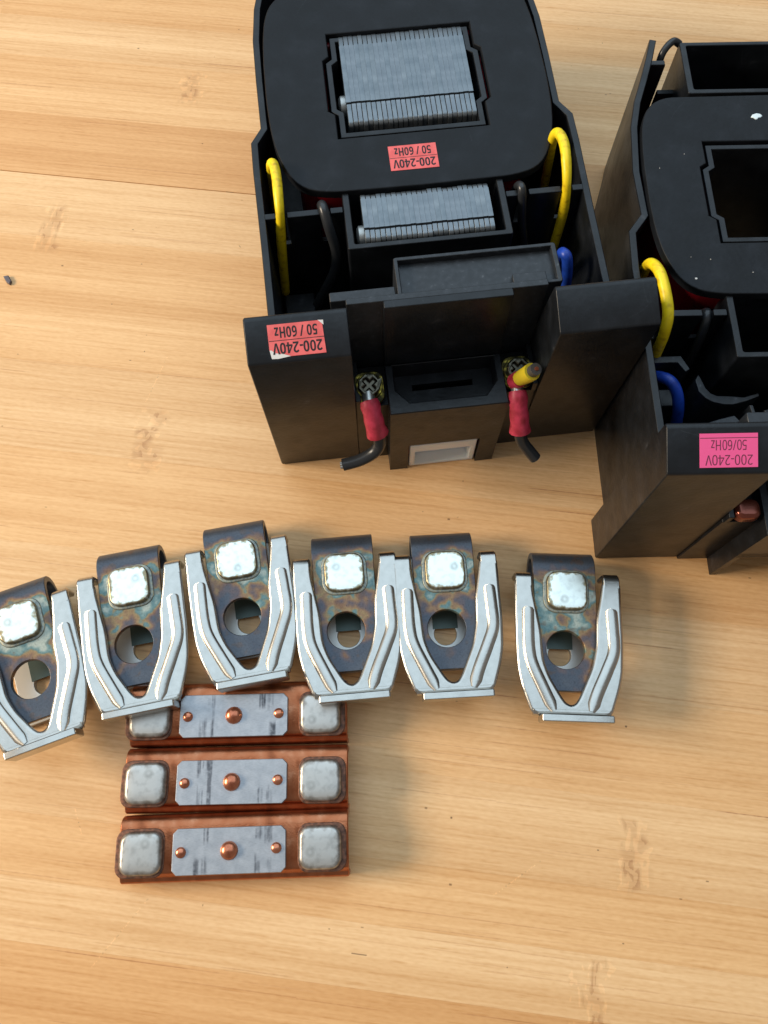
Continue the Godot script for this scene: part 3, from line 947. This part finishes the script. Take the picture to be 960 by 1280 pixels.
func build_left_contactor() -> void:
	var t := thing("contactor_housing", "black contactor coil housing with steel core faces and cut wires", "contactor", Vector3(17.335, 0, -110.323), 6.5, "opened contactor housings")
	housing(t, true)
	coil(t, 1.0, 0.0)
	core_pole(t, -19.5, 20.4, -122.0, -85.2, 57.6, 26)
	core_pole(t, -18.9, 19.2, -58.9, -42.0, 57.6, 25)
	wire(t, "yellow_wire", M.yellow, [-48.0, 20, -86.0, -45.4, 40, -79.0, -44.2, 58, -71.5, -43.2, 61.2, -69.0, -42.7, 61, -64.5, -42.7, 60, -58.5, -42.9, 56.8, -54.6, -43.6, 50, -53.0, -44.6, 38, -52.2, -45.6, 22, -52.4], [1.45, 1.5, 1.5, 1.5, 1.5, 1.45, 1.3, 1.5, 1.5, 1.4])
	wire(t, "yellow_wire", M.yellow, [45.6, 25, -79.0, 43.4, 42, -75.4, 41.2, 58, -71.5, 41.6, 62.2, -70.0, 42.4, 63, -65.5, 42.3, 61.8, -59.5, 42.4, 57.6, -54.8, 42.9, 50, -53.0, 43.1, 40, -52.6, 43.0, 26, -52.4], [1.5, 1.5, 1.5, 1.5, 1.5, 1.5, 1.3, 1.5, 1.5, 1.4])
	wire(t, "black_wire", M.wire_black, [-30.5, 40, -64.0, -30.5, 54, -58.4, -30.1, 58.0, -54.6, -29.1, 54.5, -50.4, -27.7, 47, -47.4, -28.7, 40, -45.8, -31.8, 32, -45.6, -35.3, 24, -45.2, -38.0, 16, -45.0], [1.5])
	wire(t, "black_wire", M.wire_black, [29.0, 40, -63.0, 28.6, 54, -58.6, 28.9, 57.8, -55.2, 29.3, 54, -53.0, 30.4, 46, -52.4, 32.6, 36, -52.0, 34.0, 24, -51.0], [1.3])
	wire(t, "blue_wire", M.blue, [42.0, 24, -44.0, 38.4, 50, -35.6, 38.0, 55, -32.8, 38.8, 54, -31.2, 39.9, 46, -29.4, 41.0, 30, -28.3], [1.6])
	voltage_label(t, Vector3(-40.3, 73.06, -2.3), 20.9, 14.3, 8.3, false, true)
	voltage_label(t, Vector3(-1.5, 58.22, -69.9), 0.0, 14.5, 9.2, false, false)
	screw(t, Vector3(-22.4, 41.8, -3.4), 14.0)
	screw(t, Vector3(21.2, 41.8, -3.6), 14.0)
	lug(t, [-23.0, 42.0, 1.2, -22.7, 41.3, 2.7, -22.4, 39.9, 4.3, -22.1, 38.2, 5.7, -21.8, 36.2, 7.0, -21.3, 34.0, 8.2], 3.0)
	lug(t, [20.2, 42.0, 3.2, 20.2, 41.2, 5.0, 20.3, 39.4, 6.9, 20.5, 37.4, 8.6, 20.7, 35.2, 10.2, 20.9, 33.0, 11.8], 2.9)
	var w1 := wire(t, "cut_wire", M.wire_black, [-21.6, 36, 7.0, -21.0, 32.6, 8.8, -21.0, 29.6, 9.8, -23.0, 27, 11.2, -27.4, 25.2, 12.4, -32.6, 24.2, 12.9], [1.9])
	strands(w1, Vector3(-32.6, 24.2, 12.9), Vector3(-0.98, -0.18, 0.05), 1.5)
	var w2 := wire(t, "cut_wire", M.wire_black, [20.7, 35, 10.6, 20.9, 32.4, 12.4, 21.9, 29.4, 14.0, 24.1, 26.4, 15.8, 26.0, 24.2, 17.4], [1.85])
	var ce := MB.new()
	ce.tube([Vector3(25.9, 24.3, 17.3), Vector3(26.15, 24.0, 17.6)], [0.75], 10, 1)
	put("copper_end", ce, M.copper_core, w2)
	# the second crimp at the right screw, its cut end pointing up
	wire(t, "yellow_crimp", M.yellow_dirty, [20.3, 44.2, 0.6, 21.2, 46.6, 1.2, 22.4, 50.0, 2.1, 23.0, 51.8, 2.5], [1.9, 2.3, 2.5, 2.5])
	wire(t, "crimp_collar", M.red_lug, [19.6, 42.6, 0.4, 20.6, 45.0, 0.9], [2.4, 2.5])
	var sg := wire(t, "cut_wire", mat(rgb(92, 88, 84), 0.5, 0.5), [22.4, 50.0, 2.1, 23.6, 54.0, 3.0], [1.75])
	var cc := MB.new()
	cc.tube([Vector3(23.5, 53.7, 2.95), Vector3(23.75, 54.4, 3.1)], [0.6], 8, 1)
	put("copper_end", cc, M.copper_core, sg)

func build_right_contactor() -> void:
	var t := thing("contactor_housing", "black contactor coil housing with empty core hole and pink label", "contactor", Vector3(120.506, 0, -72.168), 1.0, "opened contactor housings")
	housing(t, false)
	coil(t, 0.955, 0.2, 0.862)
	wire(t, "yellow_wire", M.yellow, [-37.0, 28, -84.0, -43.6, 52, -73.0, -44.8, 60, -68.6, -43.9, 62.4, -63.6, -42.9, 61.6, -57.0, -42.2, 59, -52.0, -41.9, 53, -49.4, -41.0, 42, -49.0, -39.0, 28, -49.6], [1.55])
	wire(t, "black_wire", M.wire_black, [-27.5, 38, -62.0, -28.6, 52, -57.5, -29.2, 54, -54.8, -29.3, 50, -52.4, -28.4, 40, -51.4, -27.0, 22, -51.0], [1.3])
	wire(t, "blue_wire", M.blue, [-42.0, 36, -46.0, -40.6, 42.0, -42.6, -38.4, 44, -40.2, -36.2, 42.4, -37.5, -34.6, 38, -34.4, -32.4, 28, -32.0], [1.7])
	wire(t, "black_wire", M.wire_black, [-23.4, 55.4, -155.6, -26.0, 56.6, -155.4, -29.0, 55.0, -152.6, -29.6, 50, -150.6, -29.4, 38, -149.6, -29.0, 20, -149.0], [1.15])
	# splintered partitions of the wiring space
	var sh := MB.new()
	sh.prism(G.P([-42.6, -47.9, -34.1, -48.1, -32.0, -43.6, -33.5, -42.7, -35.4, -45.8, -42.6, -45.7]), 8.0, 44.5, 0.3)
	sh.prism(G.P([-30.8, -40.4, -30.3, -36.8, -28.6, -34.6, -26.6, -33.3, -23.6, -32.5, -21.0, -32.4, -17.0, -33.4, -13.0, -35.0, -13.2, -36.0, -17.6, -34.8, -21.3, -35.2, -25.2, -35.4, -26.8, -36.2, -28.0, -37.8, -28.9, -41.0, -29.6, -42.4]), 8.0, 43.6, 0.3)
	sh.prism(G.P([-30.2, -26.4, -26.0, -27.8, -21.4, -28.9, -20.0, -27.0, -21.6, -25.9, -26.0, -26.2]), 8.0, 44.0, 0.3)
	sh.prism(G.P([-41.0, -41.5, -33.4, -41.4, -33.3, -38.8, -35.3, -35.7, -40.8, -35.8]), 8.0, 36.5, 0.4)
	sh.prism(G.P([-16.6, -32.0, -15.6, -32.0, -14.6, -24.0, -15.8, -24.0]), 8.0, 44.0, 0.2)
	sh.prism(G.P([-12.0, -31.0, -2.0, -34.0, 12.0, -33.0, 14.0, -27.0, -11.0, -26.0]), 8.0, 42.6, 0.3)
	put("broken_partition", sh, M.scuffed_sheen, t)
	voltage_label(t, Vector3(-38.5, 73.1, -5.6), 20.9, 14.0, 8.2, true, false)
	var cu := MB.new()
	cu.pillow(G.round_rect(0, 0, 7.0, 6.0, 2.2, 4), -1.0, 2.2, 1.4, 0.2)
	var cm := put("copper_tab", cu, mat(rgb(120, 62, 48), 0.2, 0.6), t)
	cm.position = Vector3(-21.6, 41.0, -1.2) * MM
	var pt := MB.new()
	pt.pillow(G.P([-7.2, -122.2, -6.6, -123.2, -5.3, -123.7, -4.1, -123.4, -3.6, -122.6, -4.3, -122.0, -5.0, -121.9, -5.4, -121.3, -6.0, -121.4, -6.5, -122.0]), 58.1, 58.42, 0.2, 0.05)
	put("paint_spot", pt, M.paint, t)
	var du := MB.new()
	rng.seed = 5
	for k in 6:
		var a := Vector2(rng.randf_range(-40.0, -27.0), rng.randf_range(-112.0, -64.0))
		if k > 4: a = Vector2(rng.randf_range(-24.0, 0.0), rng.randf_range(-75.0, -64.0))
		var r := rng.randf_range(0.07, 0.17) if k != 3 else 0.42
		du.prism(G.circle(a.x, a.y, r, 5, r * 0.8), 58.15, 58.32, 0.03)
	var dm := put("dust_specks", du, M.paper, t)
	dm.set_meta("kind", "stuff")


# ---------------------------------------------------------------- fixed contacts with their arc runners
func build_fixed_contact(pos: Vector2, turn: float, idx: int, label: String) -> void:
	var t := thing("fixed_contact", label, "contact", Vector3(pos.x, 0, pos.y), turn, "fixed contacts in a row")
	var lm := mat(Color.WHITE, 0.38, 0.62, heat_texture(100 + idx * 7, [0.7, 0.9, 0.5, 0.9, 0.2, 1.2][idx]))
	lm.metallic_specular = 0.5
	# bent leaf: upper leg with a large hole, bend, lower leg with a small one
	var st := MB.new()
	st.us = Vector2(1.0 / 22.0, 1.0 / 46.0)
	st.uo = Vector2(-11.0, -14.0)
	st.prism(G.P([-9.8, -7.0, 9.3, -7.0, 9.0, 14.0, 6.8, 30.2, -7.0, 30.2, -9.4, 14.0]), 10.4, 12.3, 0.25, [G.circle(-0.7, 18.0, 5.7, 36)], 0.2)
	st.zy()
	var arc := [-6.0, 12.315]
	for k in 17:
		var a := PI * 0.5 + PI * k / 16.0
		arc.append(-7.0 + 6.15 * cos(a)); arc.append(6.2 + 6.1 * sin(a))
	for k in 17:
		var a := PI * 1.5 - PI * k / 16.0
		arc.append(-7.0 + 4.25 * cos(a)); arc.append(6.2 + 4.2 * sin(a))
	arc.append_array([-6.0, 10.4])
	st.prism(G.P(arc), -9.8, 9.3, 0.25, [], 0.25)
	put("contact_leaf", st, lm, t)
	var lo := MB.new()
	lo.prism(G.P([-9.6, -7.0, 9.1, -7.0, 9.0, 29.0, -9.0, 29.0]), 0.1, 1.9, 0.2, [G.circle(-0.4, 17.8, 3.5, 24)])
	put("lower_leaf", lo, M.plated, t)
	var pa := MB.new()
	pa.box(-4.2, 3.6, 1.9, 2.1, 9.0, 16.2, 0.05)
	put("heat_stain", pa, M.tint, t)
	# silver tip on a weld seam
	var wd := MB.new()
	wd.pillow(G.round_rect(0, 0.4, 14.0, 13.4, 4.0, 5), 12.25, 12.75, 0.4, 0.0)
	put("weld_seam", wd, M.weld, t)
	var tp := MB.new()
	tp.us = Vector2(1.0 / 14.0, 1.0 / 14.0)
	tp.uo = Vector2(-7.0, -6.6)
	tp.pillow(G.round_rect(0, 0.4, 12.2, 11.8, 3.4, 6), 12.4, 14.5, 0.6, 0.06)
	var tm := mat(Color.WHITE, 0.30, 0.85, tip_texture(idx * 5 + 2, rgb(240, 247, 240), rgb(140, 130, 108), 5.2, true))
	put("silver_tip", tp, tm, t)
	# arc runner: two arms that meet in a V, ribs, hooked ends, an upright lip
	var ar := MB.new()
	var v := G.P([-15.7, -3.0, -15.75, 8.0, -15.6, 18.0, -15.3, 24.0, -14.2, 29.5, -11.4, 37.2, 11.5, 37.2, 14.2, 29.5, 15.3, 25.0, 15.95, 16.0, 16.0, 8.0, 16.15, -3.0, 10.8, -3.0, 9.9, 2.5, 8.4, 9.5, 8.0, 17.0, 6.5, 23.3, 2.2, 32.6, 0.9, 34.2, -0.9, 34.2, -2.3, 32.8, -6.2, 26.0, -7.7, 21.3, -8.1, 13.0, -9.1, 7.2, -10.1, 1.4, -10.3, -3.0])
	ar.prism(G.round_poly(v, 1.6, 3), 12.9, 14.5, 1.0, [], 0.2, 0.5)
	ar.rib(G.P([-11.9, 5.6, -12.0, 12.0, -11.9, 18.0, -11.1, 22.6, -8.4, 29.0, -5.2, 36.0]), 3.7, 0.85, 14.48)
	ar.rib(G.P([12.8, 5.6, 13.0, 12.0, 12.9, 18.5, 10.6, 24.2, 7.4, 31.0, 5.6, 36.0]), 3.7, 0.85, 14.48)
	ar.zy()
	for s: Array in [[-15.7, -10.3], [10.8, 16.15]]:
		ar.prism(G.P([-0.6, 14.51, -2.6, 14.51, -3.4, 14.45, -4.2, 14.1, -4.8, 13.5, -5.2, 12.7, -5.35, 11.6, -5.35, 7.0, -3.85, 7.0, -3.85, 11.6, -3.5, 12.5, -2.3, 12.9, -0.6, 13.2]), s[0] + 0.12, s[1] - 0.12, 0.5, [], 0.5)
	ar.prism(G.P([35.6, 14.51, 36.5, 14.35, 37.1, 13.9, 37.4, 13.3, 37.4, 12.75, 35.6, 12.75]), -11.3, 11.4, 0.3, [], 0.3)
	ar.xz()
	put("arc_runner", ar, M.nickel, t)
	var lip := MB.new()
	lip.xy()
	lip.prism(G.round_poly(G.P([-9.6, 12.7, -9.6, 20.0, 10.8, 20.0, 10.8, 12.7]), 0.6, 3), 37.35, 39.5, 0.35, [], 0.35)
	put("upright_lip", lip, M.nickel, t)


# ---------------------------------------------------------------- copper bridge contacts
func build_bridge(pos: Vector2, turn: float, idx: int, label: String) -> void:
	var t := thing("bridge_contact", label, "contact bar", Vector3(pos.x, 0, pos.y), turn, "copper bridge contacts side by side")
	var st := MB.new().zy()
	var pr := [8.9, 0.1, 8.9, 6.6, 8.75, 7.3, 8.3, 7.8, 7.6, 8.1, 7.0, 8.6, 6.75, 9.4, 6.3, 10.15, 5.6, 10.5]
	for k in 9:
		var a := PI * 0.5 + PI * 0.5 * k / 8.0
		pr.append(-5.7 + 3.2 * cos(a)); pr.append(7.3 + 3.2 * sin(a))
	pr.append_array([-8.9, 0.1, -7.0, 0.1, -7.0, 7.2, -5.8, 8.4, 5.2, 8.4, 6.2, 7.0, 7.2, 6.4, 7.2, 0.1])
	st.prism(G.P(pr), -31.8, 31.8, 0.35, [], 0.35)
	put("copper_bar", st, M.copper, t)
	for k in 2:
		var cx: float = [-25.3, 24.0][k]
		var sc := MB.new()
		sc.pillow(G.round_rect(cx + [-0.5, 0.5][k], 0.9, 13.6, 12.8, 3.0, 5), 10.4, 10.72, 0.3, 0.0)
		put("solder_scorch", sc, M.scorch, t)
		var tp := MB.new()
		tp.us = Vector2(1.0 / 14.0, 1.0 / 14.0)
		tp.uo = Vector2(cx - 7.0, -6.1)
		tp.pillow(G.round_rect(cx, 0.9, 12.0, 11.4, 3.2, 6), 10.5, 12.6, 1.3, 0.3)
		put("silver_tip", tp, mat(Color.WHITE, 0.36, 0.72, tip_texture(idx * 11 + k * 6 + 40, rgb(190, 188, 183), rgb(116, 106, 96), 4.6, false)), t)
	var pl := MB.new()
	pl.us = Vector2(1.0 / 32.0, 1.0 / 14.0)
	pl.uo = Vector2(-17.0, -6.0)
	var x0 := -16.7; var x1 := 14.6; var z0 := -5.1; var z1 := 6.9
	pl.prism(G.P([x0 + 1.3, z0, x1 - 1.3, z0, x1, z0 + 1.3, x1, z1 - 1.3, x1 - 1.3, z1, x0 + 1.3, z1, x0, z1 - 1.3, x0, z0 + 1.3]), 10.45, 11.7, 0.22)
	put("steel_plate", pl, mat(Color.WHITE, 0.4, 0.55, plate_texture(60 + idx)), t)
	for r: Array in [[-1.0, 0.9, 2.45, 1.7], [-14.3, 1.0, 1.45, 0.9], [12.0, 0.6, 1.45, 0.9]]:
		var rv := MB.new()
		rv.o = Vector3(r[0], 11.65, r[1])
		var prof := [Vector2(r[2] * 1.02, 0)]
		for k in 9:
			var a := PI * 0.5 * k / 8.0
			prof.append(Vector2(r[2] * cos(a), 0.15 + r[3] * sin(a)))
		rv.lathe(prof, 26)
		put("rivet", rv, M.rivet, t)


# ---------------------------------------------------------------- scene
func _ready() -> void:
	rng.seed = 9
	var cam := Camera3D.new()
	cam.name = "camera"
	cam.position = Vector3(0, 0.25, 0)
	cam.basis = Basis(Vector3(0.99998885, -0.00472218, 0.0), Vector3(0.00155202, 0.32866348, -0.94444582), Vector3(0.00445984, 0.94443529, 0.32866715)).orthonormalized()
	cam.fov = 65.238
	cam.near = 0.01
	cam.far = 20.0
	add_child(cam)
	cam.current = true
	var env := Environment.new()
	env.background_mode = Environment.BG_COLOR
	env.background_color = Color(0.24, 0.23, 0.22).linear_to_srgb()
	env.tonemap_mode = Environment.TONE_MAPPER_LINEAR
	env.tonemap_exposure = 1.0
	env.sdfgi_enabled = true
	env.ssao_enabled = true
	env.ssil_enabled = true
	var we := WorldEnvironment.new()
	we.name = "environment"
	we.environment = env
	add_child(we)
	area_light("window_light", Vector3(-1.35, 0.70, -0.06), Vector3(0, 0, -0.08), Vector2(0.6, 0.32), Color(1.0, 0.93, 0.83), 2.75)
	area_light("skylight", Vector3(-0.10, 1.45, -0.88), Vector3(0, 0, -0.12), Vector2(2.4, 2.1), Color(0.80, 0.915, 1.0), 2.5)

	make_materials()
	build_table()
	build_left_contactor()
	build_right_contactor()
	build_fixed_contact(Vector2(-110.7, -48.0), 20.5, 0, "steel contact with arc runner at the left edge, cut off by the frame")
	build_fixed_contact(Vector2(-78.6, -59.0), 11.5, 1, "steel contact with arc runner whose lip lies over the copper bar's left tip")
	build_fixed_contact(Vector2(-46.4, -67.3), 10.6, 2, "steel contact with arc runner set highest in the row, above the copper plate")
	build_fixed_contact(Vector2(-13.3, -63.2), 5.0, 3, "steel contact with arc runner whose lip covers the copper bar's right tip")
	build_fixed_contact(Vector2(17.4, -63.9), 3.2, 4, "steel contact with dark blue leaf, just right of the copper bars")
	build_fixed_contact(Vector2(54.1, -57.4), -2.0, 5, "steel contact with arc runner standing alone at the row's right end")
	build_bridge(Vector2(-42.8, 14.7), 1.9, 0, "copper bar farthest from the steel contacts, lowest of the three")
	build_bridge(Vector2(-43.2, -3.2), 1.2, 1, "middle copper bar of the three, long dark mark on its plate")
	build_bridge(Vector2(-43.7, -21.5), 1.4, 2, "copper bar with its tips partly hidden under the steel contacts")
	var ch := MB.new()
	ch.prism(G.P([-1.6, -1.4, 0.2, -1.8, 1.7, 0.6, 1.3, 2.0, 0.0, 1.2]), 0.0, 1.1, 0.3)
	var chip := put("plastic_chip", ch, mat(rgb(96, 88, 92), 0.5), self)
	chip.position = Vector3(-139.9, 0.02, -177.5) * MM
	chip.set_meta("label", "tiny grey chip lying alone on the bamboo at the left")
	chip.set_meta("category", "chip")

func area_light(called: String, at: Vector3, to: Vector3, size: Vector2, col: Color, energy: float) -> void:
	var l := AreaLight3D.new()
	l.name = called
	l.area_size = size
	l.light_color = col
	l.light_energy = energy
	l.shadow_enabled = true
	add_child(l)
	l.look_at_from_position(at, to, Vector3.FORWARD if absf((to - at).normalized().y) > 0.9 else Vector3.UP)
	l.set("area_range", 8.0)
